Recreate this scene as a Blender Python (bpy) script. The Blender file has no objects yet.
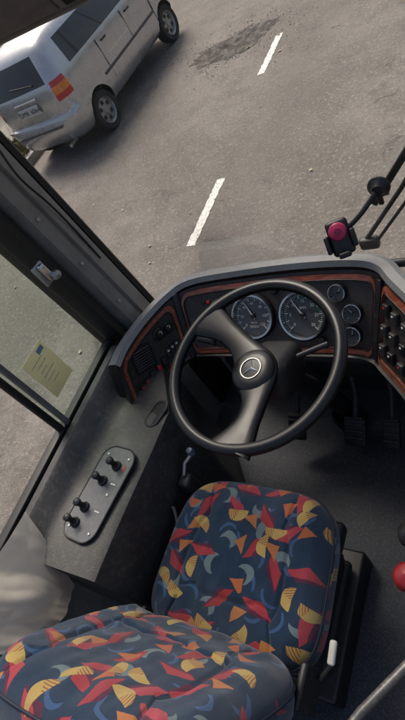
import bpy, bmesh, math, random
from mathutils import Vector, Matrix, noise
random.seed(7)
S=bpy.context.scene
GZ=-0.86
# ---------------------------------------------------------------- materials
def new_mat(name):
    m=bpy.data.materials.new(name); m.use_nodes=True
    nt=m.node_tree; b=nt.nodes['Principled BSDF']
    return m,nt,b
def mth(nt,op,a,b=None,c=None):
    n=nt.nodes.new('ShaderNodeMath'); n.operation=op
    for i,v in enumerate((a,b,c)):
        if v is None: continue
        if isinstance(v,(int,float)): n.inputs[i].default_value=v
        else: nt.links.new(v,n.inputs[i])
    return n.outputs[0]
def mixc(nt,f,a,b,blend='MIX'):
    n=nt.nodes.new('ShaderNodeMix'); n.data_type='RGBA'; n.blend_type=blend
    for i,v in ((0,f),(6,a),(7,b)):
        if isinstance(v,(int,float)): n.inputs[i].default_value=v
        elif isinstance(v,tuple): n.inputs[i].default_value=(*v[:3],1)
        else: nt.links.new(v,n.inputs[i])
    return n.outputs[2]
def nz(nt,scale,detail=4,rough=.5,vec=None,dim='3D'):
    n=nt.nodes.new('ShaderNodeTexNoise'); n.inputs['Scale'].default_value=scale
    n.inputs['Detail'].default_value=detail; n.inputs['Roughness'].default_value=rough
    if vec is None:
        tc=nt.nodes.new('ShaderNodeTexCoord'); vec=tc.outputs['Object']
    nt.links.new(vec,n.inputs['Vector'])
    return n.outputs['Fac']
def ramp(nt,f,stops):
    n=nt.nodes.new('ShaderNodeValToRGB'); e=n.color_ramp.elements
    while len(e)<len(stops): e.new(.5)
    for k,(p,c) in enumerate(stops):
        e[k].position=p; e[k].color=(*c[:3],1) if isinstance(c,tuple) else (c,c,c,1)
    nt.links.new(f,n.inputs[0]); return n.outputs[0]
def bump(nt,b,h,strength=.3,dist=.002):
    n=nt.nodes.new('ShaderNodeBump'); n.inputs['Strength'].default_value=strength
    n.inputs['Distance'].default_value=dist
    nt.links.new(h,n.inputs['Height']); nt.links.new(n.outputs[0],b.inputs['Normal'])
def M(name,col,rough=.5,metal=0,var=.25,vs=9,bs=0,bstr=.2,bd=.001,dust=0,coat=0,ds=60):
    m,nt,b=new_mat(name)
    f=nz(nt,vs,3,.6)
    lo=tuple(c*(1-var) for c in col); hi=tuple(min(1,c*(1+var)) for c in col)
    c=mixc(nt,ramp(nt,f,[(.3,0.0),(.7,1.0)]),lo,hi)
    if dust:
        d=ramp(nt,nz(nt,ds,3,.7),[(.5,0.0),(.72,1.0)])
        c=mixc(nt,mth(nt,'MULTIPLY',d,dust),c,(.35,.32,.28))
    nt.links.new(c,b.inputs['Base Color'])
    r=mth(nt,'MULTIPLY_ADD',f,.25,rough-.125)
    nt.links.new(r,b.inputs['Roughness'])
    b.inputs['Metallic'].default_value=metal
    b.inputs['Coat Weight'].default_value=coat
    if bs: bump(nt,b,nz(nt,bs,1,.6),bstr,bd)
    return m
PL=M('black_plastic',(.010,.010,.011),.45,var=.3,bs=400,bstr=.25,bd=.0006,dust=.05)
PLG=M('dark_grey_plastic',(.028,.028,.028),.5,var=.25,bs=350,bstr=.35,bd=.0008,dust=.1)
CONS=M('console_plastic',(.034,.034,.033),.45,var=.25,bs=300,bstr=.4,bd=.001,dust=.12)
RIM=M('grey_dash_rim',(.19,.195,.195),.45,var=.15,bs=250,bstr=.2,bd=.0006,dust=.25)
PANEL=M('gauge_panel',(.040,.033,.029),.5,var=.2,bs=300,bstr=.2,dust=.1)
def woodmat():
    m,nt,b=new_mat('red_wood_trim')
    tc=nt.nodes.new('ShaderNodeTexCoord'); mp=nt.nodes.new('ShaderNodeMapping'); nt.links.new(tc.outputs['Object'],mp.inputs[0])
    mp.inputs['Scale'].default_value=(14,60,60)
    f=nz(nt,1.6,4,.65,mp.outputs[0])
    nt.links.new(ramp(nt,f,[(.32,(.14,.032,.018)),(.5,(.29,.070,.036)),(.68,(.42,.13,.065))]),b.inputs['Base Color'])
    b.inputs['Roughness'].default_value=.35; b.inputs['Coat Weight'].default_value=.4; return m
PIPE=woodmat()
LEA=M('steering_leather',(.004,.004,.0045),.34,var=.3,bs=220,bstr=.08,bd=.0004)
CHR=M('chrome',(.6,.6,.6),.2,1,var=.1)
SIL=M('silver_metal',(.42,.43,.43),.35,.8,var=.15,bs=100)
GREY=M('grey_painted_metal',(.15,.147,.138),.42,.1,var=.2,vs=5,bs=60,bstr=.15,dust=.3)
DGREY=M('dark_rail_metal',(.07,.07,.07),.4,.4,var=.2,vs=5,dust=.3)
WHT=M('white_print',(.75,.74,.7),.6,var=.05)
REDP=M('red_plastic',(.6,.03,.03),.35,var=.15)
PINK=M('pink_plastic',(.5,.03,.10),.35,var=.2)
DIAL=M('dial_face',(.060,.061,.062),.35,var=.15,coat=.5)
RUB=M('black_rubber',(.010,.010,.010),.55,var=.3,bs=200)
PLATE=M('switch_plate',(.11,.115,.122),.38,.35,var=.12,bs=300,bstr=.2,dust=.15)
ORG=M('orange_lens',(.7,.2,.03),.2,var=.1,coat=.6)
REDL=M('red_lens',(.45,.015,.015),.2,var=.1,coat=.6)
CARP=M('silver_car_paint',(.46,.465,.47),.27,.65,var=.05,coat=.9)
CGL=M('car_window_tint',(.012,.014,.015),.06,var=.1,coat=.3)
TYRE=M('tyre_rubber',(.014,.014,.014),.8,var=.3,bs=80)
HUB=M('wheel_alloy',(.30,.30,.30),.4,.6,var=.15)
def glassmat(name,tint,gl=.06):
    m,nt,b=new_mat(name); nt.nodes.remove(b)
    out=nt.nodes['Material Output']
    t=nt.nodes.new('ShaderNodeBsdfTransparent'); t.inputs[0].default_value=(*tint,1)
    g=nt.nodes.new('ShaderNodeBsdfGlossy'); g.inputs['Roughness'].default_value=.03
    fr=nt.nodes.new('ShaderNodeFresnel'); fr.inputs[0].default_value=1.45
    f=mth(nt,'MULTIPLY',fr.outputs[0],.45)
    sm=ramp(nt,nz(nt,3,3,.6),[(.45,0.0),(.8,1.0)])
    df=nt.nodes.new('ShaderNodeBsdfDiffuse'); df.inputs[0].default_value=(.5,.48,.45,1)
    mx=nt.nodes.new('ShaderNodeMixShader'); nt.links.new(f,mx.inputs[0])
    nt.links.new(t.outputs[0],mx.inputs[1]); nt.links.new(g.outputs[0],mx.inputs[2])
    m2=nt.nodes.new('ShaderNodeMixShader'); nt.links.new(mth(nt,'MULTIPLY_ADD',sm,gl,.01),m2.inputs[0])
    nt.links.new(mx.outputs[0],m2.inputs[1]); nt.links.new(df.outputs[0],m2.inputs[2])
    nt.links.new(m2.outputs[0],out.inputs[0]); return m
GLASS=glassmat('windshield_glass',(.96,.97,.96),.03)
GGREEN=glassmat('side_glass',(.72,.82,.76),.08)
def thinmat(name,c1,c2,sc,bstr,trans=.5):
    m,nt,b=new_mat(name); out=nt.nodes['Material Output']
    f=nz(nt,sc,3,.5); c=mixc(nt,f,c1,c2)
    nt.links.new(c,b.inputs['Base Color']); b.inputs['Roughness'].default_value=.45
    t=nt.nodes.new('ShaderNodeBsdfTranslucent'); nt.links.new(c,t.inputs[0])
    mx=nt.nodes.new('ShaderNodeMixShader'); mx.inputs[0].default_value=trans
    nt.links.new(b.outputs[0],mx.inputs[1]); nt.links.new(t.outputs[0],mx.inputs[2]); nt.links.new(mx.outputs[0],out.inputs[0])
    if bstr: bump(nt,b,nz(nt,14,3,.6),bstr,.006)
    return m
BAG=thinmat('plastic_bag_film',(.52,.47,.39),(.68,.63,.55),6,.4,.4)
PAPER=thinmat('sticker_paper',(.74,.68,.48),(.82,.77,.58),20,0,.55)
# ---------------------------------------------------------------- fabric
def fabric():
    m,nt,b=new_mat('patterned_seat_fabric')
    tc=nt.nodes.new('ShaderNodeTexCoord')
    nn=nt.nodes.new('ShaderNodeTexNoise'); nn.inputs['Scale'].default_value=14
    nt.links.new(tc.outputs['UV'],nn.inputs['Vector'])
    vm=nt.nodes.new('ShaderNodeVectorMath'); vm.operation='MULTIPLY_ADD'
    nt.links.new(nn.outputs['Color'],vm.inputs[0]); vm.inputs[1].default_value=(.016,.016,0)
    nt.links.new(tc.outputs['UV'],vm.inputs[2]); UV=vm.outputs[0]
    weave=nz(nt,900,1,.5,tc.outputs['UV'])
    cloud=nz(nt,12,3,.6,tc.outputs['UV'])
    col=mixc(nt,cloud,(.010,.025,.056),(.024,.054,.098))
    def layer(scale,off,rot,thr,rnd=.75):
        mp=nt.nodes.new('ShaderNodeMapping'); mp.inputs['Scale'].default_value=(scale,scale,1)
        mp.inputs['Location'].default_value=(off[0],off[1],0); mp.inputs['Rotation'].default_value=(0,0,rot)
        nt.links.new(UV,mp.inputs[0])
        v=nt.nodes.new('ShaderNodeTexVoronoi'); v.voronoi_dimensions='2D'; v.inputs['Scale'].default_value=1
        v.inputs['Randomness'].default_value=rnd
        nt.links.new(mp.outputs[0],v.inputs['Vector'])
        sub=nt.nodes.new('ShaderNodeVectorMath'); sub.operation='SUBTRACT'
        nt.links.new(mp.outputs[0],sub.inputs[0]); nt.links.new(v.outputs['Position'],sub.inputs[1])
        wn=nt.nodes.new('ShaderNodeTexWhiteNoise'); wn.noise_dimensions='3D'
        nt.links.new(v.outputs['Color'],wn.inputs['Vector'])
        vr=nt.nodes.new('ShaderNodeVectorRotate'); vr.rotation_type='Z_AXIS'
        nt.links.new(sub.outputs[0],vr.inputs['Vector'])
        nt.links.new(mth(nt,'MULTIPLY',wn.outputs['Value'],6.283),vr.inputs['Angle'])
        sp=nt.nodes.new('ShaderNodeSeparateXYZ'); nt.links.new(vr.outputs[0],sp.inputs[0])
        sc=nt.nodes.new('ShaderNodeSeparateColor'); nt.links.new(wn.outputs['Color'],sc.inputs[0])
        pres=mth(nt,'GREATER_THAN',sc.outputs[1],thr)
        return sp.outputs[0],sp.outputs[1],pres,sc.outputs[2]
    def length(x,y): return mth(nt,'SQRT',mth(nt,'ADD',mth(nt,'MULTIPLY',x,x),mth(nt,'MULTIPLY',y,y)))
    def AND(*a):
        r=a[0]
        for q in a[1:]: r=mth(nt,'MULTIPLY',r,q)
        return r
    LT=lambda a,b_: mth(nt,'LESS_THAN',a,b_)
    GT=lambda a,b_: mth(nt,'GREATER_THAN',a,b_)
    AB=lambda a: mth(nt,'ABSOLUTE',a)
    x,y,p,r=layer(12.5,(3.3,1.7),.4,.30)
    k=AND(p,LT(AB(mth(nt,'ADD',y,mth(nt,'MULTIPLY',mth(nt,'MULTIPLY',x,x),1.6))),.06),LT(AB(x),.34))
    col=mixc(nt,k,col,(.045,.10,.22))
    x,y,p,r=layer(11,(7.1,4.2),1.0,.50)
    k=AND(p,LT(length(x,y),.30),GT(length(x,mth(nt,'ADD',y,.22)),.27))
    col=mixc(nt,k,col,(.15,.21,.225))
    x,y,p,r=layer(10,(1.1,9.4),.2,.08)
    k=AND(p,LT(AB(mth(nt,'ADD',y,.10)),.10),LT(AB(mth(nt,'ADD',x,mth(nt,'MULTIPLY',y,1.1))),.36))
    col=mixc(nt,k,col,(.10,.02,.05))
    k=AND(p,LT(AB(mth(nt,'ADD',y,-.02)),mth(nt,'MULTIPLY_ADD',x,.12,.12)),LT(AB(mth(nt,'ADD',x,mth(nt,'MULTIPLY',y,1.1))),.34))
    col=mixc(nt,k,col,mixc(nt,r,(.42,.055,.075),(.33,.03,.035)))
    x,y,p,r=layer(11.5,(5.5,2.6),.9,.60)
    k=AND(p,GT(y,-.14),LT(mth(nt,'ADD',mth(nt,'MULTIPLY',AB(x),1.1),y),.22))
    col=mixc(nt,k,col,mixc(nt,r,(.48,.11,.05),(.45,.20,.06)))
    x,y,p,r=layer(10.5,(2.2,6.3),1.7,.42)
    k=AND(p,LT(length(x,y),.33),GT(y,mth(nt,'MULTIPLY',x,.35)))
    stripes=GT(mth(nt,'FRACT',mth(nt,'MULTIPLY',mth(nt,'ADD',x,y),11)),.55)
    col=mixc(nt,k,col,mixc(nt,mth(nt,'MULTIPLY',stripes,GT(x,-.02)),(.50,.35,.11),(.32,.12,.05)))
    col=mixc(nt,mth(nt,'MULTIPLY',ramp(nt,nz(nt,5,4,.6,tc.outputs['UV']),[(.4,0.0),(.8,1.0)]),.25),col,(.12,.13,.16))
    col=mixc(nt,1.0,col,ramp(nt,weave,[(.25,.62),(.75,1.0)]),'MULTIPLY')
    nt.links.new(col,b.inputs['Base Color']); b.inputs['Roughness'].default_value=.95
    b.inputs['Specular IOR Level'].default_value=.15
    b.inputs['Sheen Weight'].default_value=.25; b.inputs['Sheen Roughness'].default_value=.5
    h=mth(nt,'ADD',weave,mth(nt,'MULTIPLY',cloud,3.0))
    bump(nt,b,h,.4,.0018)
    return m
FAB=fabric()
# ---------------------------------------------------------------- geometry helpers
def empty(name,loc=(0,0,0),rot=(0,0,0)):
    e=bpy.data.objects.new(name,None); S.collection.objects.link(e); e.location=loc; e.rotation_euler=rot; return e
def link(name,me,parent=None,mats=(),smooth=False,split=None):
    o=bpy.data.objects.new(name,me); S.collection.objects.link(o)
    for m in mats: me.materials.append(m)
    if smooth:
        for p in me.polygons: p.use_smooth=True
    if split:
        md=o.modifiers.new('es','EDGE_SPLIT'); md.split_angle=math.radians(split)
    if parent: o.parent=parent
    return o
def mesh(name,v,f,parent=None,mats=(),smooth=False,split=None,mi=None):
    me=bpy.data.meshes.new(name); me.from_pydata([tuple(p) for p in v],[],f)
    if mi: me.polygons.foreach_set('material_index',mi)
    bm=bmesh.new(); bm.from_mesh(me); bmesh.ops.recalc_face_normals(bm,faces=bm.faces); bm.to_mesh(me); bm.free()
    me.update()
    return link(name,me,parent,mats,smooth,split)
def box(name,c,d,mat,parent=None,bev=.004,rot=None,mtx=None,seg=3):
    bm=bmesh.new(); bmesh.ops.create_cube(bm,size=1)
    for v in bm.verts: v.co=Vector((v.co.x*d[0],v.co.y*d[1],v.co.z*d[2]))
    if bev: bmesh.ops.bevel(bm,geom=bm.edges[:],offset=min(bev,min(d)*.48),segments=seg,affect='EDGES',profile=.5)
    me=bpy.data.meshes.new(name); bm.to_mesh(me); bm.free()
    o=link(name,me,parent,[mat],True,35)
    if mtx is not None: o.matrix_local=mtx@Matrix.Translation(c)
    else:
        o.location=c
        if rot: o.rotation_euler=rot
    return o
def lathe(name,prof,mat,parent=None,mtx=None,n=40,split=35):
    v=[];f=[]
    for r,z in prof:
        for i in range(n):
            a=2*math.pi*i/n; v.append((r*math.cos(a),r*math.sin(a),z))
    for j in range(len(prof)-1):
        for i in range(n):
            f.append((j*n+i,j*n+(i+1)%n,(j+1)*n+(i+1)%n,(j+1)*n+i))
    o=mesh(name,v,f,parent,[mat],True,split)
    if mtx is not None: o.matrix_local=mtx
    return o
def tube(name,pts,r,mat,parent=None,cyc=False,mtx=None,kind='POLY'):
    cu=bpy.data.curves.new(name,'CURVE'); cu.dimensions='3D'; cu.bevel_depth=r; cu.bevel_resolution=4; cu.use_fill_caps=True
    sp=cu.splines.new(kind if kind=='POLY' else 'NURBS'); sp.points.add(len(pts)-1)
    for i,p in enumerate(pts): sp.points[i].co=(*p,1)
    sp.use_cyclic_u=cyc
    if kind!='POLY': sp.order_u=4; sp.use_endpoint_u=True; sp.resolution_u=8
    cu.materials.append(mat)
    o=bpy.data.objects.new(name,cu); S.collection.objects.link(o)
    if parent: o.parent=parent
    if mtx is not None: o.matrix_local=mtx
    return o
def text(name,s,size,mat,parent,mtx,ext=.0004):
    cu=bpy.data.curves.new(name,'FONT'); cu.body=s; cu.size=size; cu.extrude=ext; cu.align_x='CENTER'; cu.align_y='CENTER'
    cu.materials.append(mat); o=bpy.data.objects.new(name,cu); S.collection.objects.link(o); o.parent=parent; o.matrix_local=mtx; return o
def frame(p,n,up):
    n=Vector(n).normalized(); up=Vector(up); x=up.cross(n).normalized(); y=n.cross(x)
    m=Matrix((x,y,n)).transposed().to_4x4(); m.translation=Vector(p); return m
def prism(name,poly,z0,z1,mat,parent=None,bev=0.0,mtx=None):
    bm=bmesh.new(); vs=[bm.verts.new((x,y,z0)) for x,y in poly]; fc=bm.faces.new(vs)
    r=bmesh.ops.extrude_face_region(bm,geom=[fc]); 
    for e in r['geom']:
        if isinstance(e,bmesh.types.BMVert): e.co.z=z1
    bmesh.ops.recalc_face_normals(bm,faces=bm.faces)
    if bev: bmesh.ops.bevel(bm,geom=bm.edges[:],offset=bev,segments=2,affect='EDGES')
    me=bpy.data.meshes.new(name); bm.to_mesh(me); bm.free()
    o=link(name,me,parent,[mat],True,35)
    if mtx is not None: o.matrix_local=mtx
    return o
def rrect(w,h,r,n=6):
    out=[]
    for cx,cy,a0 in ((w/2-r,h/2-r,0),(-w/2+r,h/2-r,90),(-w/2+r,-h/2+r,180),(w/2-r,-h/2+r,270)):
        for i in range(n+1):
            a=math.radians(a0+90*i/n); out.append((cx+r*math.cos(a),cy+r*math.sin(a)))
    return out
def cat(P,s):
    n=len(P)-1; i=max(0,min(n-1,int(math.floor(s)))); t=s-i
    p0=Vector(P[max(0,i-1)]);p1=Vector(P[i]);p2=Vector(P[i+1]);p3=Vector(P[min(n,i+2)])
    return .5*((2*p1)+(p2-p0)*t+(2*p0-5*p1+4*p2-p3)*t*t+(3*p1-p0-3*p2+p3)*t**3)

# ================================================================ GROUND
def roadmat():
    m,nt,b=new_mat('asphalt')
    tc=nt.nodes.new('ShaderNodeTexCoord'); O=tc.outputs['Object']
    big=nz(nt,.45,4,.65,O); mid=nz(nt,2.2,5,.72,O); fine=nz(nt,85,3,.75,O); grit=nz(nt,30,3,.85,O)
    c=mixc(nt,ramp(nt,big,[(.35,0.0),(.62,1.0)]),(.160,.143,.127),(.235,.213,.192))
    c=mixc(nt,mth(nt,'MULTIPLY',ramp(nt,mid,[(.44,0.0),(.62,1.0)]),.65),c,(.130,.116,.103))
    c=mixc(nt,1.0,c,ramp(nt,fine,[(.32,.55),(.68,1.08)]),'MULTIPLY')
    c=mixc(nt,mth(nt,'MULTIPLY',ramp(nt,grit,[(.56,0.0),(.66,1.0)]),.6),c,(.34,.315,.285))
    c=mixc(nt,mth(nt,'MULTIPLY',ramp(nt,grit,[(.32,1.0),(.43,0.0)]),.65),c,(.075,.067,.060))
    sx=nt.nodes.new('ShaderNodeSeparateXYZ'); nt.links.new(O,sx.inputs[0])
    w=mth(nt,'SINE',mth(nt,'MULTIPLY_ADD',sx.outputs[0],2.9,mth(nt,'MULTIPLY',big,2.0)))
    c=mixc(nt,mth(nt,'MULTIPLY',ramp(nt,w,[(.3,0.0),(1.0,1.0)]),.30),c,(.125,.113,.101))
    va=nt.nodes.new('ShaderNodeVectorMath'); va.operation='ADD'
    nn=nt.nodes.new('ShaderNodeTexNoise'); nn.inputs['Scale'].default_value=2.5; nt.links.new(O,nn.inputs['Vector'])
    nt.links.new(O,va.inputs[0]); nt.links.new(nn.outputs['Color'],va.inputs[1])
    v=nt.nodes.new('ShaderNodeTexVoronoi'); v.feature='DISTANCE_TO_EDGE'; v.inputs['Scale'].default_value=.4
    nt.links.new(va.outputs[0],v.inputs['Vector'])
    cr=mth(nt,'MULTIPLY',mth(nt,'LESS_THAN',v.outputs['Distance'],.005),ramp(nt,mid,[(.45,0.0),(.6,1.0)]))
    c=mixc(nt,mth(nt,'MULTIPLY',cr,.5),c,(.06,.052,.045))
    nt.links.new(c,b.inputs['Base Color']); b.inputs['Roughness'].default_value=.85
    bump(nt,b,mth(nt,'ADD',fine,grit),.8,.014)
    return m
ROAD=roadmat()
mesh('ground',[(-200,-200,GZ-.03),(200,-200,GZ-.03),(200,200,GZ-.03),(-200,200,GZ-.03)],[(0,1,2,3)],None,[M('earth',(.10,.085,.06),.95,var=.3,vs=2)])
mesh('road',[(-6.5,-80,GZ),(6,-80,GZ),(6,120,GZ),(-6.5,120,GZ)],[(0,1,2,3)],None,[ROAD])
def pavemat():
    m,nt,b=new_mat('pavement_concrete')
    tc=nt.nodes.new('ShaderNodeTexCoord'); O=tc.outputs['Object']
    br=nt.nodes.new('ShaderNodeTexBrick'); br.inputs['Scale'].default_value=1.6; br.inputs['Mortar Size'].default_value=.012
    br.inputs['Color1'].default_value=(.2,.19,.17,1); br.inputs['Color2'].default_value=(.24,.225,.2,1); br.inputs['Mortar'].default_value=(.07,.065,.05,1)
    nt.links.new(O,br.inputs['Vector'])
    c=mixc(nt,mth(nt,'MULTIPLY',ramp(nt,nz(nt,2,6,.6,O),[(.4,0.0),(.7,1.0)]),.6),br.outputs['Color'],(.1,.095,.07))
    nt.links.new(c,b.inputs['Base Color']); b.inputs['Roughness'].default_value=.9
    bump(nt,b,nz(nt,60,4,.6,O),.4,.01); return m
box('pavement',(-8.3,20,GZ+.05),(3.35,200,.14),pavemat(),None,.01)
KM=M('kerb_stone',(.26,.25,.23),.85,var=.25,vs=4,bs=40,bstr=.5,bd=.005)
kerb=empty('kerb')
for i in range(34):
    box('kerb_stone_%d'%i,(-6.56,-12+i*1.0,GZ+.055),(.13,.99,.16),KM,kerb,.02)
gw=empty('garden_wall')
WM=M('plastered_wall',(.34,.31,.26),.9,var=.2,vs=2,bs=30,bstr=.4,bd=.005)
box('wall_body',(-10.05,20,GZ+.9),(.2,80,1.8),WM,gw,.01)
box('wall_coping',(-10.05,20,GZ+1.84),(.3,80,.08),KM,gw,.02)
def weeds():
    v=[];f=[];mi=[]
    for k in range(5200):
        y=random.uniform(3,14); 
        if random.random()<.6: x=-6.66-abs(random.gauss(0,.35))
        else: x=-9.9+abs(random.gauss(0,.3))
        z=GZ+.12; h=random.uniform(.05,.25); a=random.uniform(0,6.28); w=random.uniform(.008,.035)
        dx=math.cos(a);dy=math.sin(a); l=random.uniform(-.08,.08)
        i=len(v); v+=[(x-dx*w,y-dy*w,z),(x+dx*w,y+dy*w,z),(x+l+dx*w*.6,y+dy*w*.6,z+h*.7),(x+l*1.6,y+l,z+h)]
        f.append((i,i+1,i+2,i+3)); mi.append(random.randint(0,1))
    me=bpy.data.meshes.new('weeds'); me.from_pydata(v,[],f); me.polygons.foreach_set('material_index',mi)
    link('weeds',me,None,[M('weed_green',(.06,.09,.03),.8,var=.3),M('weed_dry',(.13,.11,.05),.8,var=.3)])
weeds()
def paintmat():
    m,nt,b=new_mat('worn_road_paint')
    tc=nt.nodes.new('ShaderNodeTexCoord'); O=tc.outputs['Object']
    f=ramp(nt,nz(nt,28,6,.78,O),[(.38,0.0),(.50,1.0)])
    c=mixc(nt,f,(.26,.24,.215),(.68,.67,.64)); nt.links.new(c,b.inputs['Base Color']); b.inputs['Roughness'].default_value=.8
    bump(nt,b,nz(nt,90,4,.7,O),.6,.01); return m
PM=paintmat()
def dash(name,x0,y0,x1,y1,w):
    n=24; v=[];f=[]
    for i in range(n+1):
        t=i/n; x=x0+(x1-x0)*t; y=y0+(y1-y0)*t
        v+=[(x-w/2+random.gauss(0,.005),y,GZ+.004),(x+w/2+random.gauss(0,.005),y+random.gauss(0,.004),GZ+.004)]
        if i<n: k=2*i; f.append((k,k+1,k+3,k+2))
    return mesh(name,v,f,None,[PM])
for i,(a,b_,c,d) in enumerate([(-2.27,2.48,-2.30,3.45),(-2.49,5.45,-2.52,6.40),(-2.66,8.5,-2.7,9.45),(-2.8,11.5,-2.84,12.45),(-2.2,-.5,-2.22,.4)]):
    dash('lane_marking' if i==0 else 'lane_marking.%03d'%i,a,b_,c,d,.095)
def patch():
    v=[];f=[];n=90;K=6
    def rad(a): return 1+.40*noise.noise(Vector((math.cos(a)*1.5,math.sin(a)*1.5,3)))+.22*noise.noise(Vector((math.cos(a)*6,math.sin(a)*6,8)))+.10*noise.noise(Vector((math.cos(a)*17,math.sin(a)*17,8)))
    for q in range(K+1):
        for i in range(n):
            a=2*math.pi*i/n; r=rad(a)*(q/K)
            v.append((-3.34+.66*r*math.cos(a),6.66+.36*r*math.sin(a)+.10*r*math.cos(a),GZ+.004+(.012*noise.noise(Vector((r*9,a*7,2))) if 0<q<K else 0)+(.007 if q<K else 0)))
    for q in range(K):
        for i in range(n): f.append((q*n+i,q*n+(i+1)%n,(q+1)*n+(i+1)%n,(q+1)*n+i))
    pm,nt,b=new_mat('broken_asphalt'); tc=nt.nodes.new('ShaderNodeTexCoord')
    c=mixc(nt,ramp(nt,nz(nt,7,5,.85,tc.outputs['Object']),[(.46,0.0),(.58,1.0)]),(.055,.050,.045),(.16,.145,.128))
    nt.links.new(c,b.inputs['Base Color']); b.inputs['Roughness'].default_value=.95; bump(nt,b,nz(nt,30,4,.8,tc.outputs['Object']),1,.03)
    mesh('road_patch',v,f,None,[pm],True)
patch()
v=[];f=[]
for k in range(420):
    a=random.uniform(0,6.28); rr=abs(random.gauss(.5,.45)); x=-3.34+rr*1.3*math.cos(a); y=6.66+rr*.8*math.sin(a); s=random.uniform(.006,.016)
    i=len(v)
    for dx,dy,dz in((1,0,0),(0,1,0),(-1,0,0),(0,-1,0),(0,0,1)): v.append((x+dx*s*random.uniform(.6,1.2),y+dy*s*random.uniform(.6,1.2),GZ+.002+dz*s*.8))
    for q in range(4): f.append((i+q,i+(q+1)%4,i+4))
mesh('gravel',v,f,None,[M('gravel_stone',(.22,.2,.175),.9,var=.4,vs=3)])
v=[];f=[]
for k in range(130):
    x=random.uniform(-6.3,1);y=random.uniform(1.2,11);a=random.uniform(0,6.28);r=random.choice([.010,.012,.016,.02,.028])
    i=len(v)
    for q in range(5):
        aa=a+q*1.257; rr=r*random.uniform(.5,1.3); v.append((x+rr*math.cos(aa),y+rr*math.sin(aa)*.7,GZ+.006+random.uniform(0,.012)))
    f.append(tuple(range(i,i+5)))
mesh('fallen_leaves',v,f,None,[M('dry_leaf',(.36,.29,.18),.8,var=.4,vs=1.5)])

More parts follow.
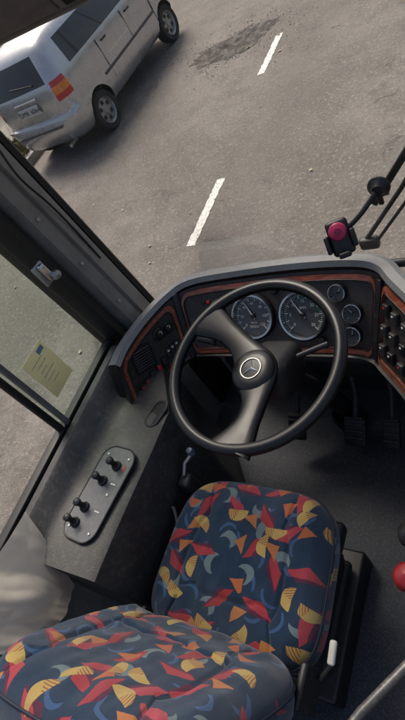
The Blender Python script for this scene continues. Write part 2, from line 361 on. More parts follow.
# ================================================================ PARKED CAR
def car():
    E=empty('parked_car',(-5.52,6.46,GZ))
    sideF=[0,.05,.11,.20,.23,.32,.53,.55,.63,.84,.90,1.0]
    glassS={(2,3),(4,6),(7,9)}
    rearF=[0,.06,.5,.94,1.0]; AN=5
    L=[(.25,-1.62,1.60,.64,.22),(.31,-1.70,1.69,.70,.26),(.44,-1.765,1.75,.74,.30),(.58,-1.765,1.735,.742,.30),(.635,-1.74,1.71,.735,.28),(.65,-1.69,1.68,.735,.24),
       (.80,-1.69,1.64,.738,.22),(.88,-1.685,1.50,.735,.22),(.98,-1.67,1.25,.725,.20),(1.05,-1.65,.96,.708,.18),
       (1.38,-1.50,.40,.60,.17),(1.46,-1.43,.22,.56,.19),(1.52,-1.30,.05,.49,.22),(1.55,-1.0,-.25,.33,.22),(1.56,-.7,-.5,.1,.08)]
    def ring(z,yr,yf,w,r):
        pts=[];tags=[]; r=min(r,w*.9)
        for i,t in enumerate(sideF): pts.append((w-.018*(2*t-1)**2,yr+r+(yf-yr-2*r)*t,z)); tags.append(('R',i))
        wc=w-.018
        for k in range(1,AN): a=math.pi/2*k/AN; pts.append((wc-r+r*math.cos(a),yf-r+r*math.sin(a),z)); tags.append(('c1',k))
        for i,t in enumerate(rearF): pts.append((wc-r-(2*wc-2*r)*t,yf+.03*(1-(2*t-1)**2),z)); tags.append(('F',i))
        for k in range(1,AN): a=math.pi/2+math.pi/2*k/AN; pts.append((-wc+r+r*math.cos(a),yf-r+r*math.sin(a),z)); tags.append(('c2',k))
        for i in range(len(sideF)-1,-1,-1): t=sideF[i]; pts.append((-w+.018*(2*t-1)**2,yr+r+(yf-yr-2*r)*t,z)); tags.append(('L',i))
        for k in range(1,AN): a=math.pi+math.pi/2*k/AN; pts.append((-wc+r+r*math.cos(a),yr+r+r*math.sin(a),z)); tags.append(('c3',k))
        for i,t in enumerate(rearF): pts.append((-wc+r+(2*wc-2*r)*t,yr-.02*(1-(2*t-1)**2),z)); tags.append(('B',i))
        for k in range(1,AN): a=1.5*math.pi+math.pi/2*k/AN; pts.append((wc-r+r*math.cos(a),yr+r+r*math.sin(a),z)); tags.append(('c4',k))
        return pts,tags
    v=[];f=[];mi=[]
    for l in L:
        p,tags=ring(*l); v+=p
    n=len(tags)
    for j in range(len(L)-1):
        for i in range(n):
            a,b_=tags[i],tags[(i+1)%n]; m=0
            if j==9:
                if a[0]==b_[0] and a[0] in('R','L'):
                    lo=min(a[1],b_[1]); 
                    for g0,g1 in glassS:
                        if g0<=lo<g1: m=1
                    if lo in (3,6): m=5
                if a[0]==b_[0] and a[0] in 'FB': m=1
            if j in(6,7,8):
                if a[0] in('c3','c4') or b_[0] in ('c3','c4'): m={6:3,7:2,8:3}[j]
                if (a[0]=='c3' and a[1]==AN-1) or (a[0]=='B' and b_[0]=='c4'): m=0
            if j in (6,7) and (a[0] in('c1','c2') or b_[0] in('c1','c2')): m=4
            f.append((j*n+i,j*n+(i+1)%n,(j+1)*n+(i+1)%n,(j+1)*n+i)); mi.append(m)
    f.append(tuple(range(n-1,-1,-1))); mi.append(5)
    f.append(tuple(range((len(L)-1)*n,len(L)*n))); mi.append(0)
    body=mesh('body',v,f,E,[CARP,CGL,ORG,REDL,M('headlamp',(.5,.5,.5),.1,.3),RUB],True,None,mi)
    for wy in (-1.12,1.26):
        bm=bmesh.new(); bmesh.ops.create_cone(bm,cap_ends=True,segments=40,radius1=.315,radius2=.315,depth=2.2)
        me=bpy.data.meshes.new('cut'); bm.to_mesh(me); bm.free(); me.materials.append(RUB)
        c=bpy.data.objects.new('cut',me); S.collection.objects.link(c); c.parent=E
        c.rotation_euler=(0,math.pi/2,0); c.location=(0,wy,.29)
        md=body.modifiers.new('b','BOOLEAN'); md.object=c; md.operation='DIFFERENCE'; md.solver='EXACT'
    bpy.context.view_layer.update()
    dg=bpy.context.evaluated_depsgraph_get()
    nm=bpy.data.meshes.new_from_object(body.evaluated_get(dg)); body.modifiers.clear(); body.data=nm
    for o in [o for o in S.objects if o.name.startswith('cut')]: bpy.data.objects.remove(o)
    md=body.modifiers.new('es','EDGE_SPLIT'); md.split_angle=math.radians(34)
    box('underbody',(0,.05,.30),(1.2,2.9,.16),RUB,E,.03)
    for wy in(-1.12,1.26):
        for sx in(-1,1):
            mt=Matrix.Translation((sx*.635,wy,.275))@Matrix.Rotation(sx*math.pi/2,4,'Y')
            lathe('tyre',[(.18,-.08),(.255,-.085),(.272,-.06),(.275,0),(.272,.06),(.255,.085),(.18,.078)],TYRE,E,mt)
            lathe('wheel_rim',[(.19,.06),(.185,.078),(.175,.07),(.165,.04),(.06,.05),(.05,.065),(.0005,.068)],HUB,E,mt)
            for q in range(6):
                a=q*math.pi/3
                box('rim_hole',(.112*math.cos(a),.112*math.sin(a),.05),(.055,.055,.012),RUB,E,.02,None,mt)
    TR=M('trim',(.07,.07,.07),.6)
    for sx in(-1,1):
        box('door_moulding',(sx*.739,.1,.60),(.016,1.75,.035),TR,E,.005)
        for yy in(-.60,.20,.98): box('door_seam',(sx*.733,yy,.72),(.012,.007,.56),RUB,E,.001)
        for yy in(-.42,.38): box('door_handle',(sx*.735,yy,.93),(.03,.14,.028),RUB,E,.01)
        box('door_mirror',(sx*.79,.80,1.08),(.16,.09,.12),CARP,E,.03)
    box('number_plate',(0.02,-1.722,.83),(.40,.012,.13),M('plate_grey',(.5,.5,.5),.5,var=.05),E,.004)
    text('plate_text','DMK 6064',.095,RUB,E,frame((.02,-1.7305,.825),(0,-1,0),(0,0,1)))
    box('hatch_handle',(0.02,-1.705,.945),(.46,.03,.03),CARP,E,.008)
    box('rear_wiper',(.08,-1.648,1.12),(.42,.02,.02),RUB,E,.006,(0,.12,0))
    box('bumper_strip',(0,-1.785,.53),(.9,.014,.03),TR,E,.005)
    tube('exhaust',[(.35,-1.6,.24),(.35,-1.78,.24)],.025,SIL,E)
    tube('aerial',[(0,-.05,1.54),(0,-.5,1.80)],.006,RUB,E)
car()

# ================================================================ BUS SHELL
BUS=empty('bus_body')
FLO=M('rubber_floor',(.019,.026,.038),.65,var=.35,vs=4,bs=120,bstr=.6,bd=.002,dust=.20,ds=160)
box('cab_floor',(.5,-1.2,-.02),(2.3,3.4,.04),FLO,BUS,.002)
OUT=M('bus_paint',(.45,.45,.44),.35,var=.08,coat=.3)
box('side_wall',(-.66,-1.3,.02),(.06,3.22,1.36),GREY,BUS,.01)
box('side_wall_front',(-.66,.41,-.16),(.06,.18,1.0),PL,BUS,.01)
box('corner_trim',(-.60,.30,.60),(.10,.14,.14),PL,BUS,.03)
box('window_sill',(-.655,-1.35,.715),(.09,2.98,.03),RUB,BUS,.008)
box('front_wall',(.6,.50,-.12),(2.5,.05,1.16),OUT,BUS,.02)
box('front_inner_trim',(.6,.44,.15),(2.3,.03,.7),PLG,BUS,.01)
def pillar(name,prof,mat):
    v=[];f=[]
    zs=[.60,.80,1.2,1.6,2.0,2.3]
    for z in zs:
        dy=-.07*(z-.8)
        for x,y in prof: v.append((x,y+dy,z))
    n=len(prof)
    for j in range(len(zs)-1):
        for i in range(n): f.append((j*n+i,j*n+(i+1)%n,(j+1)*n+(i+1)%n,(j+1)*n+i))
    f.append(tuple(range(n)));f.append(tuple(range((len(zs)-1)*n,len(zs)*n)))
    return mesh(name,v,f,BUS,[mat],True,30)
PILM=M('pillar_paint',(.28,.265,.24),.38,.2,var=.2,vs=6,bs=60,bstr=.15,dust=.3)
pillar('windscreen_pillar',[(-.70,.30),(-.62,.33),(-.585,.315),(-.577,.262),(-.59,.256),(-.59,.246),(-.577,.24),(-.585,.20),(-.63,.185),(-.70,.19)],PILM)
pillar('pillar_inner_trim',[(-.72,.18),(-.64,.18),(-.61,.17),(-.605,.14),(-.64,.125),(-.72,.125)],RUB)
pillar('windscreen_rubber',[(-.64,.36),(-.61,.365),(-.588,.345),(-.59,.325),(-.62,.335),(-.65,.335)],RUB)
box('cantrail',(-.66,-1.3,2.24),(.08,3.2,.2),GREY,BUS,.02)
box('windscreen_header',(.55,.50,2.28),(2.6,.12,.2),GREY,BUS,.03)
box('right_wall',(1.8,-1.2,.0),(.06,3.4,1.3),GREY,BUS,.01)
box('right_pillar',(1.8,.25,1.5),(.08,.1,1.6),GREY,BUS,.02)
for yy in(-1.25,-2.6):
    box('side_post',(-.66,yy,1.45),(.07,.09,1.45),GREY,BUS,.015)
for k in range(4):
    lathe('pillar_screw',[(.007,0),(.006,.003),(.0003,.0035)],SIL,BUS,frame((-.578,.22-.07*(.05+.2*k),.85+.2*k),(1,.1,0),(0,0,1)),14)
def windshield():
    path=[(-.615,.345),(-.52,.40),(-.40,.43),(-.2,.445),(.1,.45),(.6,.45),(1.2,.44),(1.6,.40),(1.77,.32)]
    v=[];f=[];N=40
    zs=[.70,1.1,1.6,2.2]
    for z in zs:
        for i in range(N+1):
            p=cat([(*q,0) for q in path],8*i/N); v.append((p.x,p.y+.10*(z-.78)*min(1,max(0,(p.x+.62)/.25)),z))
    for j in range(3):
        for i in range(N): a=j*(N+1)+i; f.append((a,a+1,a+N+2,a+N+1))
    E=empty('windshield')
    mesh('windshield_glass',v,f,E,[GLASS],True)
    tube('windshield_seal',[(p[0],p[1],p[2]-.02) for p in v[:N+1]],.014,RUB,E)
windshield()
SW=empty('side_window')
def pane(name,y0,y1,x,mat):
    mesh(name,[(x,y0,.73),(x,y1,.73),(x,y1-.07*1.4,2.15),(x,y0-.0,2.15)],[(0,1,2,3)],SW,[mat])
pane('front_pane',-.25,.125,-.672,GGREEN)
pane('rear_pane',-1.2,-.27,-.688,GLASS)
tube('pane_frame_post',[(-.66,-.245,.73),(-.66,-.25,2.15)],.013,RUB,SW)
box('pane_frame_inner',(-.652,-.215,1.44),(.012,.02,1.4),SIL,SW,.003)
box('bottom_track',(-.665,-.55,.738),(.035,1.35,.022),RUB,SW,.004)
mt=frame((-.668,-.11,.90),(1,0,0),(0,0,1))
box('window_sticker',(0,0,0),(.11,.17,.0016),PAPER,SW,.0004,None,mt)
INK=M('ink',(.42,.41,.38),.7)
for k in range(6): box('sticker_line',(-.01+.008*(k%2),.05-.018*k,.0012),(.06-.012*(k%3),.0022,.0008),INK,SW,0,None,mt)
box('sticker_logo',(.03,.065,.0012),(.03,.018,.0008),M('sticker_blue',(.2,.3,.4),.7),SW,0,None,mt)
mt=frame((-.60,.085,1.13),(1,-.1,.1),(0,0,1))
LT_=empty('window_latch'); 
box('latch_plate',(0,0,0),(.045,.075,.012),SIL,LT_,.005,None,mt)
box('latch_lever',(.0,.005,.02),(.022,.06,.022),CHR,LT_,.008,None,mt)
lathe('latch_knob',[(.0005,.045),(.012,.043),(.016,.03),(.012,.015),(.012,0)],SIL,LT_,mt@Matrix.Translation((.012,-.02,0)),20)
tube('pillar_cable',[(-.575,.24,1.62),(-.565,.25,1.5),(-.545,.20,1.4),(-.565,.24,1.3),(-.575,.265,1.2),(-.58,.275,1.0)],.0035,RUB,None,kind='N')
WMR=empty('wing_mirror')
box('mirror_housing',(-.80,.93,1.66),(.46,.13,.26),PL,WMR,.05,(.15,.1,.35),seg=5)
box('mirror_glass',(-.78,.865,1.66),(.40,.008,.21),M('mirror_glass',(.09,.085,.09),.05,1,var=.05),WMR,.003,(.15,.1,.35))
tube('mirror_arm',[(-.62,.95,1.68),(-.50,.9,1.86),(-.5,.6,2.2)],.016,RUB,WMR,kind='N')

# ================================================================ DASHBOARD
TOP=[(-.49,-.02,.785),(-.495,.06,.785),(-.47,.17,.785),(-.42,.27,.785),(-.35,.325,.785),(-.15,.345,.785),(.04,.35,.785),(.20,.34,.785),(.275,.315,.785),(.32,.26,.785),(.40,.16,.785),(.46,.04,.785),(.50,-.10,.785)]
BOT=[(-.47,-.12,.62),(-.475,-.04,.60),(-.45,.08,.59),(-.41,.16,.58),(-.34,.18,.57),(-.15,.18,.57),(.03,.18,.57),(.18,.175,.57),(.235,.165,.56),(.27,.13,.56),(.345,.05,.55),(.41,-.05,.55),(.46,-.17,.55)]
def F(s,t):
    s=max(0,min(12,s)); return cat(TOP,s).lerp(cat(BOT,s),t)
def Fn(s,t):
    e=.05; a=F(min(12,s+e),t)-F(max(0,s-e),t); d=F(s,1)-F(s,0); n=d.cross(a).normalized()
    if n.z<0: n=-n
    return n,a.normalized(),-d.normalized()
def Fm(s,t,off=0):
    n,x,u=Fn(s,t); x=u.cross(n).normalized()
    m=Matrix((x,u,n)).transposed().to_4x4(); m.translation=F(s,t)+n*off; return m
REC=.012
D=empty('dashboard')
def dashmesh():
    v=[];f=[];mi=[];N=96
    for k in range(N+1):
        s=12*k/N
        n,x,u=Fn(s,.5); a=(cat(TOP,min(12,s+.05))-cat(TOP,max(0,s-.05))).normalized(); o=Vector((-a.y,a.x,0))
        T=F(s,0);B=F(s,1)
        v+=[T+o*.07+Vector((0,0,.5-T.z)),T+o*.058+Vector((0,0,-.03)),T+o*.050+Vector((0,0,.006)),T+o*.035+Vector((0,0,.015)),T+o*.010+Vector((0,0,.016)),T+o*.0,
            F(s,.04)-n*REC,F(s,.96)-n*REC,F(s,1.0)-n*.002,F(s,1.0)+o*.012-Vector((0,0,.02)),B+o*.10+Vector((0,0,-.10))]
    c=11; mm=[1,1,1,1,1,0,2,0,0,0]
    for k in range(N):
        for j in range(c-1):
            f.append((k*c+j,(k+1)*c+j,(k+1)*c+j+1,k*c+j+1)); mi.append(mm[j])
    f.append(tuple(range(c))); mi.append(0); f.append(tuple(range(N*c,N*c+c))); mi.append(0)
    mesh('dash_body',v,f,D,[PL,RIM,PANEL],True,28,mi)
dashmesh()
def loopst(s0,s1,t0,t1,rs,rt,off=-.006,n=8):
    out=[]
    def add(s,t): nn,_,_=Fn(s,t); out.append(F(s,t)+nn*off)
    cs=[(s1-rs,t0+rt,-90),(s1-rs,t1-rt,0),(s0+rs,t1-rt,90),(s0+rs,t0+rt,180)]
    prev=None
    for cx,cy,a0 in cs:
        arc=[(cx+rs*math.cos(math.radians(a0+90*i/n)),cy+rt*math.sin(math.radians(a0+90*i/n))) for i in range(n+1)]
        if prev:
            for q in range(1,24): t=q/24; add(prev[0]+(arc[0][0]-prev[0])*t,prev[1]+(arc[0][1]-prev[1])*t)
        for p in arc: add(*p)
        prev=arc[-1]
    a=prev; b_=(cs[0][0],cs[0][1]-rt)
    for q in range(1,24): t=q/24; add(a[0]+(b_[0]-a[0])*t,a[1]+(b_[1]-a[1])*t)
    return out
def ribbon(name,s0,s1,t0,t1,rs,rt,ds,dt):
    A=loopst(s0,s1,t0,t1,rs,rt,-REC+.001); B=loopst(s0,s1,t0,t1,rs,rt,-.005)
    C=loopst(s0+ds,s1-ds,t0+dt,t1-dt,rs*.8,rt*.8,-.004); E_=loopst(s0+ds*1.1,s1-ds*1.1,t0+dt*1.1,t1-dt*1.1,rs*.78,rt*.78,-REC+.001)
    n=len(A); v=A+B+C+E_; f=[]
    for q in range(3):
        for i in range(n): f.append((q*n+i,q*n+(i+1)%n,(q+1)*n+(i+1)%n,(q+1)*n+i))
    mesh(name,v,f,D,[PIPE],True,40)
    tube(name+'_bead',C,.0018,PL,D,True)
ribbon('wood_trim_left',.35,3.05,.07,.95,.3,.18,.15,.070)
ribbon('wood_trim_centre',3.42,8.05,.08,.96,.35,.16,.09,.062)
ribbon('wood_trim_right',8.5,11.9,.07,.95,.3,.16,.13,.062)
for s_ in(3.25,8.28): 
    mt=Fm(s_,.5,-.004); box('divider',(0,0,0),(.022,.24,.014),PL,D,.005,None,mt)
def gauge(name,s,t,r,big=False,a0=225,sweep=270,needle=.35,label=None,nlab=0):
    mt=Fm(s,t,-REC+.001)
    lathe(name+'_bezel',[(r*1.13,-.004),(r*1.13,.012),(r*1.08,.018),(r*1.0,.018),(r*.98,.012),(r*.97,.002)],PL,D,mt,48)
    lathe(name+'_chrome_ring',[(r*1.05,.0165),(r*1.05,.020),(r*.97,.0205),(r*.93,.012),(r*.925,.004)],CHR,D,mt,48)
    lathe(name+'_face',[(r*.96,.003),(.0002,.003)],DIAL,D,mt,48)
    v=[];f=[]
    nt_=44 if big else 10
    for i in range(nt_+1):
        a=math.radians(a0-sweep*i/nt_); maj=(i%4==0) if big else (i%5==0)
        l=r*(.18 if maj else .10); w=r*(.022 if maj else .012)
        dx,dy=math.cos(a),math.sin(a); ro=r*.90
        k=len(v)
        for rr,ww in((ro,w),(ro,-w),(ro-l,-w),(ro-l,w)): v.append((dx*rr-dy*ww,dy*rr+dx*ww,.0042))
        f.append((k,k+1,k+2,k+3))
    o=mesh(name+'_ticks',v,f,D,[WHT]); o.matrix_local=mt
    if big:
        for i in range(nlab):
            a=math.radians(a0-sweep*i/(nlab-1))
            text(name+'_num',label[i],r*.19,WHT,D,mt@Matrix.Translation((math.cos(a)*r*.60,math.sin(a)*r*.60,.004)))
    na=math.radians(a0-sweep*needle); nl=r*.8
    dx,dy=math.cos(na),math.sin(na); w=r*.045
    o=mesh(name+'_needle',[(-dy*w-dx*r*.15,dx*w-dy*r*.15,.008),(dy*w-dx*r*.15,-dx*w-dy*r*.15,.008),(dx*nl+dy*w*.3,dy*nl-dx*w*.3,.008),(dx*nl-dy*w*.3,dy*nl+dx*w*.3,.008)],[(0,1,2,3)],D,[WHT]); o.matrix_local=mt
    lathe(name+'_cap',[(r*.11,.004),(r*.11,.011),(r*.08,.013),(.0002,.013)],PL,D,mt,24)
    return mt
mt=gauge('speedometer',5.05,.50,.070,True,needle=.39,label=['0','20','40','60','80','100','120'],nlab=7)
text('speed_unit','km/h',.011,WHT,D,mt@Matrix.Translation((0,-.022,.004)))
box('odometer',(0,-.036,.004),(.034,.009,.002),M('odo',(.3,.3,.28),.5),D,.0004,None,mt)
mt=gauge('rev_counter',6.0,.52,.073,True,needle=.36,label=['0','5','10','15','20','25','30'],nlab=7)
text('rpm_label','RPM',.012,WHT,D,mt@Matrix.Translation((0,.022,.004)))
v=[];f=[]
for i in range(25):
    a=math.radians(100-100*i/24)
    v+=[(math.cos(a)*.052,math.sin(a)*.052,.0038),(math.cos(a)*.056,math.sin(a)*.056,.0038)]
    if i<24:k=2*i;f.append((k,k+1,k+3,k+2))
o=mesh('rev_band',v,f,D,[M('band_green',(.03,.2,.10),.5)]);o.matrix_local=mt
gauge('fuel_gauge',6.70,.28,.025,needle=.6)
gauge('temperature_gauge',7.05,.50,.027,needle=.3)
gauge('air_gauge',7.02,.75,.027,needle=.5)
for i in range(5):
    mt=Fm(4.15+.1*i,.27,-REC); box('warning_lamp',(0,0,.002),(.014,.012,.006),[PL,REDP,PL,PLG,PL][i],D,.002,None,mt)
for s_,t_ in((4.1,.45),(4.25,.68),(5.5,.22),(6.35,.82)):
    mt=Fm(s_,t_,-REC); lathe('dash_knob',[(.013,0),(.012,.014),(.009,.018),(.0003,.019)],PL,D,mt,24)
for i in range(8):
    mt=Fm(1.40,.23+.042*i,-REC+.004); box('vent_slat',(0,0,0),(.076,.0035,.012),PLG,D,.001,None,mt@Matrix.Rotation(.6,4,'X'))
mt=Fm(1.40,.38,-REC); prism('vent_frame',rrect(.095,.092,.012),0,.003,RUB,D,mtx=mt)
for i,(s_,t_) in enumerate(((2.22,.32),(2.58,.35))):
    mt=Fm(s_,t_,-REC); lathe('light_switch',[(.022,0),(.022,.006),(.016,.008),(.014,.028),(.012,.032),(.0003,.033)],PL,D,mt,28)
    box('switch_mark',(0,.008,.033),(.002,.01,.001),WHT,D,0,None,mt)
for i in range(5):
    mt=Fm(.93+.27*i,.74,-REC)
    box('rocker_switch',(0,0,.007),(.020,.034,.016),PL,D,.003,None,mt)
    box('rocker_light',(0,.003,.0155),(.014,.018,.002),REDP if i in(0,1,3) else PLG,D,.001,None,mt)
for i in range(3):
    mt=Fm(2.28+.2*i,.68,-REC); box('rocker_switch_b',(0,0,.006),(.018,.032,.014),PLG,D,.003,None,mt)
    box('switch_icon',(0,.008,.0135),(.008,.006,.001),WHT,D,0,None,mt)
for r_ in range(3):
    for i in range(7):
        s_=8.98+.38*i; t_=.28+.225*r_
        mt=Fm(s_,t_,-REC)
        box('panel_switch',(0,0,.007),(.026,.036,.016),PLG if (i+r_)%3 else PL,D,.004,None,mt@Matrix.Rotation(.12,4,'X'))
        box('panel_switch_icon',(0,.009,.0165),(.007,.004,.001),WHT if (i+r_)%4 else REDP,D,0,None,mt@Matrix.Rotation(.12,4,'X'))
box('knee_panel',(-.05,.30,.47),(.55,.2,.12),PL,D,.03)

# ================================================================ STEERING WHEEL
SWH=empty('steering_wheel')
tau=math.radians(9)
wm=Matrix.Translation((.046,-.048,.86))@Matrix.Rotation(tau,4,'X')
R=.236
bpy.ops.mesh.primitive_torus_add(major_radius=R,minor_radius=.0165,major_segments=96,minor_segments=20)
t=bpy.context.object; t.name='rim'; t.data.materials.append(LEA); t.parent=SWH; t.matrix_local=wm
for p in t.data.polygons: p.use_smooth=True
def spoke():
    a1,a2=math.radians(143),math.radians(270)
    P0=Vector((R*math.cos(a1),R*math.sin(a1),0)); P2=Vector((R*math.cos(a2),R*math.sin(a2),0)); hub=Vector((-.004,-.012,0))
    P1=2*hub-.5*(P0+P2)
    v=[];f=[];N=40;K=16
    for i in range(N+1):
        t=i/N; p=P0*(1-t)**2+P1*2*t*(1-t)+P2*t*t; d=((P1-P0)*(1-t)+(P2-P1)*t).normalized(); w=Vector((-d.y,d.x,0))
        q=abs(2*t-1); z=-.035*(1-q**2.2)
        hw=max(.034, .034*math.exp(-(q/.30)**2)+.032+.034*max(0,(q-.60)/.40)**1.5)
        th=.017-.003*q
        for k in range(K):
            a=2*math.pi*k/K; ca,sa=math.cos(a),math.sin(a)
            v.append(p+w*(hw*math.copysign(abs(ca)**.7,ca))+Vector((0,0,z+th*math.copysign(abs(sa)**.8,sa))))
    for i in range(N):
        for k in range(K): f.append((i*K+k,i*K+(k+1)%K,(i+1)*K+(k+1)%K,(i+1)*K+k))
    f.append(tuple(range(K)));f.append(tuple(range(N*K,N*K+K)))
    o=mesh('spokes',v,f,SWH,[LEA],True,60); o.matrix_local=wm
spoke()
hm=wm@Matrix.Translation((-.004,-.012,-.035))
lathe('hub_pad',[(.062,-.02),(.062,.012),(.055,.021),(.035,.0235),(.0003,.0245)],LEA,SWH,hm,48,60)
lathe('emblem_ring',[(.0305,.0225),(.030,.0265),(.0275,.0265),(.027,.0225)],SIL,SWH,hm,40)
for q in range(3):
    a=math.radians(90+120*q+12); dx,dy=math.cos(a),math.sin(a)
    o=mesh('emblem_star_%d'%q,[(dx*.028,dy*.028,.026),(-dy*.0045,dx*.0045,.0255),(-dx*.004,-dy*.004,.0255),(dy*.0045,-dx*.0045,.0255),(0,0,.028)],[(0,1,4),(1,2,4),(2,3,4),(3,0,4)],SWH,[SIL]); o.matrix_local=hm
SC=empty('steering_column')
tube('column_tube',[(.045,-.03,.80),(.04,.06,.62),(.02,.20,.30),(.0,.30,.02)],.035,RUB,SC)
box('column_shroud',(.055,.0,.755),(.13,.16,.12),PL,SC,.03,(-.4,0,0))
lathe('column_boot',[(.055,0),(.06,.02),(.05,.04),(.057,.06),(.045,.08),(.052,.10),(.04,.13)],RUB,SC,Matrix.Translation((.0,.28,.0))@Matrix.Rotation(.3,4,'X'),28)
tube('indicator_stalk',[(.0,.02,.79),(-.06,.04,.80),(-.13,.06,.81),(-.19,.07,.815)],.008,PL,SC,kind='N')
tube('stalk_grip',[(-.13,.06,.81),(-.20,.073,.816)],.013,PL,SC)
tube('retarder_stalk',[(.09,.02,.77),(.15,.05,.775),(.20,.07,.78)],.008,PL,SC,kind='N')
for nm,x,w in(('clutch_pedal',-.16,.07),('brake_pedal',.07,.08),('accelerator_pedal',.20,.06)):
    P=empty(nm)
    box('pad',(x,.16,.13),(w,.1,.02),RUB,P,.006,(.75,0,0))
    for k in range(4): box('tread',(x,.135+.018*k,.128+.017*k),(w*.85,.006,.008),PLG,P,.002,(.75,0,0))
    tube('arm',[(x,.17,.13),(x,.27,.22),(x,.33,.38)],.011,PLG,P)

# ================================================================ SEAT
PIPB=M('seat_piping',(.012,.018,.035),.7,var=.2)
def pillow(name,w,l,th,skirt,mtx,parent,bol=.03,groove=.36,p=5,wr=.004,seed=0,taper=0,crown=0):
    N=110; v=[];f=[];uv=[]
    for j in range(N+1):
        for i in range(N+1):
            a=2*i/N-1; b_=2*j/N-1
            a=math.sin(a*math.pi/2)*.35+a*.65; b_=math.sin(b_*math.pi/2)*.35+b_*.65
            m=max(abs(a),abs(b_)); r=(abs(a)**p+abs(b_)**p)**(1/p) if m>0 else 1
            k=m/r if r>0 else 1
            x=a*k*w/2*(1+taper*b_); y=b_*k*l/2
            z=th*max(0,1-m**5)**.5
            ax=abs(a)
            z+=bol*max(0,min(1,(ax-.55)/.3))**2*(1-m**7)
            z-=.010*math.exp(-((ax-.60+.05*b_)/.018)**2)*(1-m**6)
            z-=.009*math.exp(-((b_-groove)/.028)**2)*(1-m**6)*(1 if ax<.6 else .0)
            z+=crown*(1-a*a)*(1-b_*b_)
            z+=wr*noise.noise(Vector((x*9,y*9,seed)))*(1-m**8)+wr*.6*noise.noise(Vector((x*28,y*16,seed+5)))*(1-m**8)
            v.append((x,y,z)); uv.append((x+seed*1.37,y+seed*.71))
    for j in range(N):
        for i in range(N): q=j*(N+1)+i; f.append((q,q+1,q+N+2,q+N+1))
    rim=[i for i in range(N+1)]+[j*(N+1)+N for j in range(1,N+1)]+[N*(N+1)+i for i in range(N-1,-1,-1)]+[j*(N+1) for j in range(N-1,0,-1)]
    prev=rim; 
    for sc,dz in((1.012,-.25),(1.01,-.6),(.985,-.92),(.93,-1.0)):
        cur=[]
        for q in rim:
            x,y,z=v[q]; cur.append(len(v)); v.append((x*sc,y*sc,skirt*dz)); uv.append((uv[q][0]*1+ (x*.3 if abs(x)>w*.4 else 0),uv[q][1]+skirt*dz*(1 if abs(y)>l*.4 else .2)))
        n=len(rim)
        for i in range(n): f.append((prev[i],prev[(i+1)%n],cur[(i+1)%n],cur[i]))
        prev=cur
    f.append(tuple(prev))
    me=bpy.data.meshes.new(name); me.from_pydata(v,[],f)
    ul=me.uv_layers.new(name='UVMap')
    for lp in me.loops: ul.data[lp.index].uv=uv[lp.vertex_index]
    bm=bmesh.new(); bm.from_mesh(me); bmesh.ops.recalc_face_normals(bm,faces=bm.faces); bm.to_mesh(me); bm.free()
    o=link(name,me,parent,[FAB],True); o.matrix_local=mtx
    pts=[Vector(v[q]) for q in rim[::3]]
    tube(name+'_piping',[(q.x*1.004,q.y*1.004,q.z+.002) for q in pts],.0032,PIPB,parent,True,mtx)
    return o
SEAT=empty('driver_seat')
pillow('cushion',.510,.46,.050,.075,Matrix.Translation((-.036,-.458,.455))@Matrix.Rotation(math.radians(3),4,'X'),SEAT,.018,-.45,seed=1,taper=-.045,crown=.008,p=4.2,wr=.007)
bmx=Matrix.Translation((-.040,-.79,.715))@Matrix.Rotation(math.radians(-63),4,'X')
pillow('backrest',.56,.54,.055,.08,bmx,SEAT,.022,.3,p=4,seed=3,taper=.04,crown=.006,wr=.009)
box('backrest_shell',(0,0,-.095),(.44,.44,.05),PL,SEAT,.02,None,bmx)
box('seat_pan',(-.02,-.47,.365),(.44,.42,.05),PL,SEAT,.015)
for i in range(5): box('suspension_bellow_%d'%i,(-.02,-.47,.315-.045*i),(.36-.02*(i%2),.34,.04),RUB,SEAT,.018)
box('seat_base',(-.02,-.47,.05),(.40,.44,.10),PL,SEAT,.01)
for sx in(-1,1): box('hinge_bracket',(-.02+sx*.245,-.69,.45),(.02,.10,.12),PL,SEAT,.008)
tube('recline_lever',[(.24,-.66,.43),(.265,-.62,.44),(.27,-.58,.455)],.006,RUB,SEAT)
box('lever_grip',(.268,-.60,.465),(.018,.055,.014),M('ivory_plastic',(.5,.5,.45),.5,var=.1),SEAT,.006,(.25,0,0))

# ================================================================ SIDE CONSOLE
CO=empty('side_console')
def console():
    v=[];f=[];N=40
    for k in range(N+1):
        y=.10-.74*k/N
        xr=-.325 - .14*max(0,(y+.10)/.2)
        zt=.672+.004*math.sin(y*9); dz=-.03*max(0,(y+.12)/.2)
        v+=[(-.635,y,.30),(-.635,y,.742),(-.605,y,.745),(-.59,y,.735),(-.565,y,.70+dz*.5),(-.545,y,zt+.012+dz),(-.50,y,zt+.003+dz),(xr-.03,y,zt-.004+dz),(xr-.008,y,zt-.012+dz),(xr,y,zt-.035+dz),(xr+.01,y,.50),(xr-.02,y,.0)]
    c=12
    for k in range(N):
        for j in range(c-1): f.append((k*c+j,(k+1)*c+j,(k+1)*c+j+1,k*c+j+1))
    f.append(tuple(range(c)));f.append(tuple(range(N*c,N*c+c)))
    mesh('console_body',v,f,CO,[CONS],True,38)
console()
pm_=Matrix.Translation((-.438,-.405,.680))@Matrix.Rotation(math.radians(-6),4,'Z')
prism('switch_plate',rrect(.135,.30,.045,8),-.004,.004,PLATE,CO,.001,pm_)
tube('plate_edge',[(x,y,.003) for x,y in rrect(.137,.302,.046,8)],.003,PL,CO,True,pm_)
for i,(x,y) in enumerate(((.015,.09),(-.01,.035),(-.025,-.055),(-.03,-.105))):
    m_=pm_@Matrix.Translation((x*.9,y,.004))
    lathe('toggle_base_%d'%i,[(.016,0),(.016,.006),(.011,.010),(.009,.02)],PL,CO,m_,24)
    lathe('toggle_knob_%d'%i,[(.008,.012),(.009,.030),(.012,.036),(.012,.044),(.007,.048),(.0003,.049)],PL,CO,m_,24)
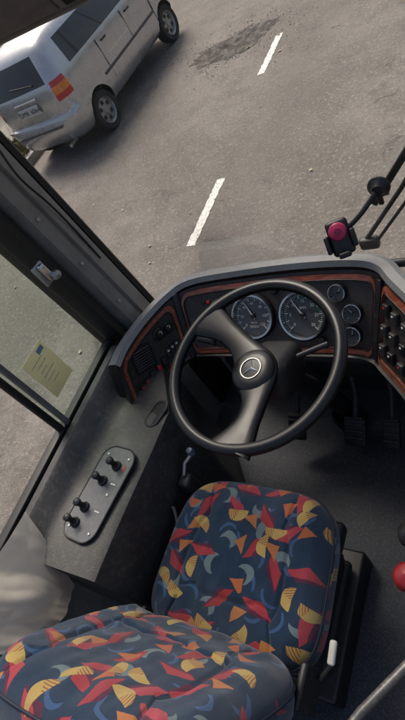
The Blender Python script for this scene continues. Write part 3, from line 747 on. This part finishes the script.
for x,y in((.045,.12),(-.045,.12),(.045,-.12),(-.045,-.12),(.035,.0)):
    lathe('plate_screw',[(.005,.004),(.004,.0065),(.0003,.0068)],SIL,CO,pm_@Matrix.Translation((x,y,0)),14)
box('mark_a',(.045,.09,.0046),(.006,.02,.0006),REDP,CO,0,None,pm_); box('mark_b',(.035,.035,.0046),(.02,.004,.0006),WHT,CO,0,None,pm_); box('mark_c',(.03,-.055,.0046),(.02,.004,.0006),WHT,CO,0,None,pm_)
gm=Matrix.Translation((-.372,-.115,.662))@Matrix.Rotation(math.radians(-14),4,'Z')
prism('grab_recess',rrect(.045,.085,.020,6),-.02,.003,RUB,CO,.001,gm)
tube('grab_recess_lip',[(x,y,.003) for x,y in rrect(.052,.094,.024,6)],.004,CONS,CO,True,gm)
AV=empty('air_valve')
box('valve_body',(-.29,-.26,.47),(.04,.05,.09),PLG,AV,.01)
tube('valve_lever',[(-.29,-.25,.52),(-.285,-.22,.545),(-.27,-.19,.55)],.006,SIL,AV); lathe('valve_knob',[(.0003,.02),(.01,.017),(.013,.005),(.01,-.008),(.0003,-.01)],M('valve_blue',(.1,.14,.2),.4),AV,Matrix.Translation((-.268,-.185,.555)),20)
tube('air_hose',[(-.29,-.27,.43),(-.27,-.33,.3),(-.28,-.4,.2),(-.27,-.45,.02)],.008,RUB,AV,kind='N'); tube('air_hose_b',[(-.30,-.25,.43),(-.29,-.28,.25),(-.26,-.22,.02)],.007,RUB,AV,kind='N')
tube('wire_loom',[(-.30,-.35,.50),(-.285,-.40,.42),(-.29,-.46,.46),(-.30,-.52,.38)],.005,SIL,AV,kind='N')

# ================================================================ PLASTIC BAG, RAILS
A,B,C_,D_=Vector((-.600,-.53,.770)),Vector((-.52,-.655,.54)),Vector((-.46,-.84,.57)),Vector((-.60,-.93,.82))
v=[];f=[];N=64
for j in range(N+1):
    for i in range(N+1):
        a,b_=i/N,j/N; p=(A.lerp(D_,a)).lerp(B.lerp(C_,a),b_)
        cr=.5*abs(math.sin(a*7+b_*2.5))+1.1*abs(noise.noise(Vector((a*2+b_*.8,b_*1.2-a*.5,1))))+.35*abs(noise.noise(Vector((a*7+b_*2,b_*3,4))))
        p+=Vector((.5,.0,.3))*.045*cr
        p+=Vector((.03,0,.0))*math.sin(math.pi*a)*math.sin(math.pi*b_); p.z+=.012*noise.noise(Vector((a*6,0,2)))*(b_>.95); v.append(p)
for j in range(N):
    for i in range(N): q=j*(N+1)+i; f.append((q,q+1,q+N+2,q+N+1))
mesh('plastic_bag',v,f,None,[BAG],True)
HR=empty('partition_rail')
tube('rail_tube',[(-.62,-.80,.62),(-.30,-.80,.60),(-.22,-.82,.58)],.016,GREY,HR); box('rail_bracket',(-.61,-.80,.62),(.05,.05,.06),GREY,HR,.01)
HB=empty('handrail')
tube('rail',[(.40,-.80,.80),(.45,-.705,.80),(.52,-.60,.80),(.72,-.35,.79)],.009,DGREY,HB); tube('rail_post',[(.72,-.35,.79),(.74,-.33,0)],.012,DGREY,HB); tube('rail_post_b',[(.40,-.80,.80),(.39,-.82,0)],.012,DGREY,HB)
GL=empty('parking_brake_lever')
lathe('red_knob',[(.012,-.025),(.02,-.02),(.027,0),(.026,.014),(.018,.024),(.0003,.028)],M('dark_red_knob',(.20,.012,.014),.3),GL,Matrix.Translation((.474,-.462,.74)),32,60)
tube('lever_shaft',[(.474,-.462,.73),(.485,-.45,.5),(.51,-.44,.35)],.008,SIL,GL); lathe('lever_boot',[(.06,0),(.05,.03),(.042,.05),(.03,.09),(.012,.14)],RUB,GL,Matrix.Translation((.52,-.44,.3)),24)
EC=empty('engine_cover')
box('cover',(.84,-.15,.22),(.5,.95,.44),M('engine_cover_vinyl',(.02,.021,.022),.55,bs=200),EC,.08,seg=5)
GS=empty('gear_stick')
tube('stick',[(.56,-.30,.42),(.470,-.368,.70)],.009,SIL,GS); lathe('stick_knob',[(.01,-.03),(.022,-.02),(.028,.0),(.024,.02),(.0003,.03)],PL,GS,Matrix.Translation((.464,-.372,.72)),28,60)

# ================================================================ PHONE HOLDER
PH=empty('phone_holder')
pmx=frame((.195,.365,.875),(.25,-.75,.55),(-.15,.35,1))
box('cradle',(0,0,0),(.062,.10,.022),PL,PH,.012,None,pmx)
box('clamp_left',(-.036,-.01,.012),(.012,.05,.03),PL,PH,.004,None,pmx); box('clamp_right',(.036,-.01,.012),(.012,.05,.03),PL,PH,.004,None,pmx)
lathe('pink_disc',[(.024,.010),(.025,.016),(.021,.020),(.0003,.021)],PINK,PH,pmx@Matrix.Translation((0,.018,0)),32,60)
lathe('disc_centre',[(.010,.020),(.009,.024),(.0003,.0245)],M('dark_pink',(.25,.012,.05),.3),PH,pmx@Matrix.Translation((0,.018,0)),24)
box('cradle_foot',(0,-.048,.012),(.034,.016,.03),PL,PH,.005,None,pmx)
tube('ball_arm',[(.205,.38,.885),(.24,.39,.90),(.27,.405,.925),(.30,.43,.955)],.007,PL,PH,kind='N')
lathe('suction_cup',[(.030,0),(.030,.005),(.020,.012),(.014,.022),(.0003,.024)],PL,PH,frame((.305,.452,.955),(0,-1,.1),(0,0,1)),32)
box('suction_lever',(.305,.435,.93),(.014,.012,.04),PL,PH,.004)
WP=empty('windshield_wiper')
tube('wiper_arm',[(.20,.50,.73),(.335,.52,.885),(.50,.545,1.10)],.007,RUB,WP); tube('wiper_arm_rod',[(.235,.50,.725),(.37,.52,.875),(.52,.545,1.06)],.005,RUB,WP)
box('wiper_pivot',(.21,.50,.72),(.06,.03,.04),RUB,WP,.01); box('wiper_blade',(.50,.535,1.15),(.02,.015,.75),RUB,WP,.004,(-.1,.7,0))

# ================================================================ LIGHT, CAMERA
W=bpy.data.worlds.new('World'); S.world=W; W.use_nodes=True
nt=W.node_tree; bg=nt.nodes['Background']; sk=nt.nodes.new('ShaderNodeTexSky'); sk.sky_type='NISHITA'; sk.sun_disc=False
sd=Vector((-.45,.55,1.0)).normalized()
el=math.asin(sd.z); az=math.atan2(sd.x,sd.y)
sk.sun_elevation=el; sk.sun_rotation=az; sk.dust_density=6; sk.air_density=1; sk.ozone_density=.6
nt.links.new(sk.outputs[0],bg.inputs[0]); bg.inputs[1].default_value=.15
sl=bpy.data.lights.new('sun','SUN'); sl.energy=3.9; sl.angle=math.radians(24); sl.color=(1,.91,.80)
so=bpy.data.objects.new('sun',sl); S.collection.objects.link(so); so.rotation_euler=sd.to_track_quat('Z','Y').to_euler()
cam=bpy.data.cameras.new('camera'); co=bpy.data.objects.new('camera',cam); S.collection.objects.link(co)
cam.sensor_fit='VERTICAL'; cam.sensor_height=24; cam.lens=18; cam.clip_start=.02; cam.clip_end=1000
r=Vector((.817,.338,-.466)).normalized(); u=Vector((-.0064,.8146,.581)); u=(u-r*u.dot(r)).normalized(); bk=r.cross(u)
mm=Matrix((r,u,bk)).transposed().to_4x4(); mm.translation=Vector((.744,-.741,1.85)); co.matrix_world=mm
S.camera=co
S.view_settings.view_transform='Standard'; S.view_settings.look='None'; S.view_settings.exposure=0
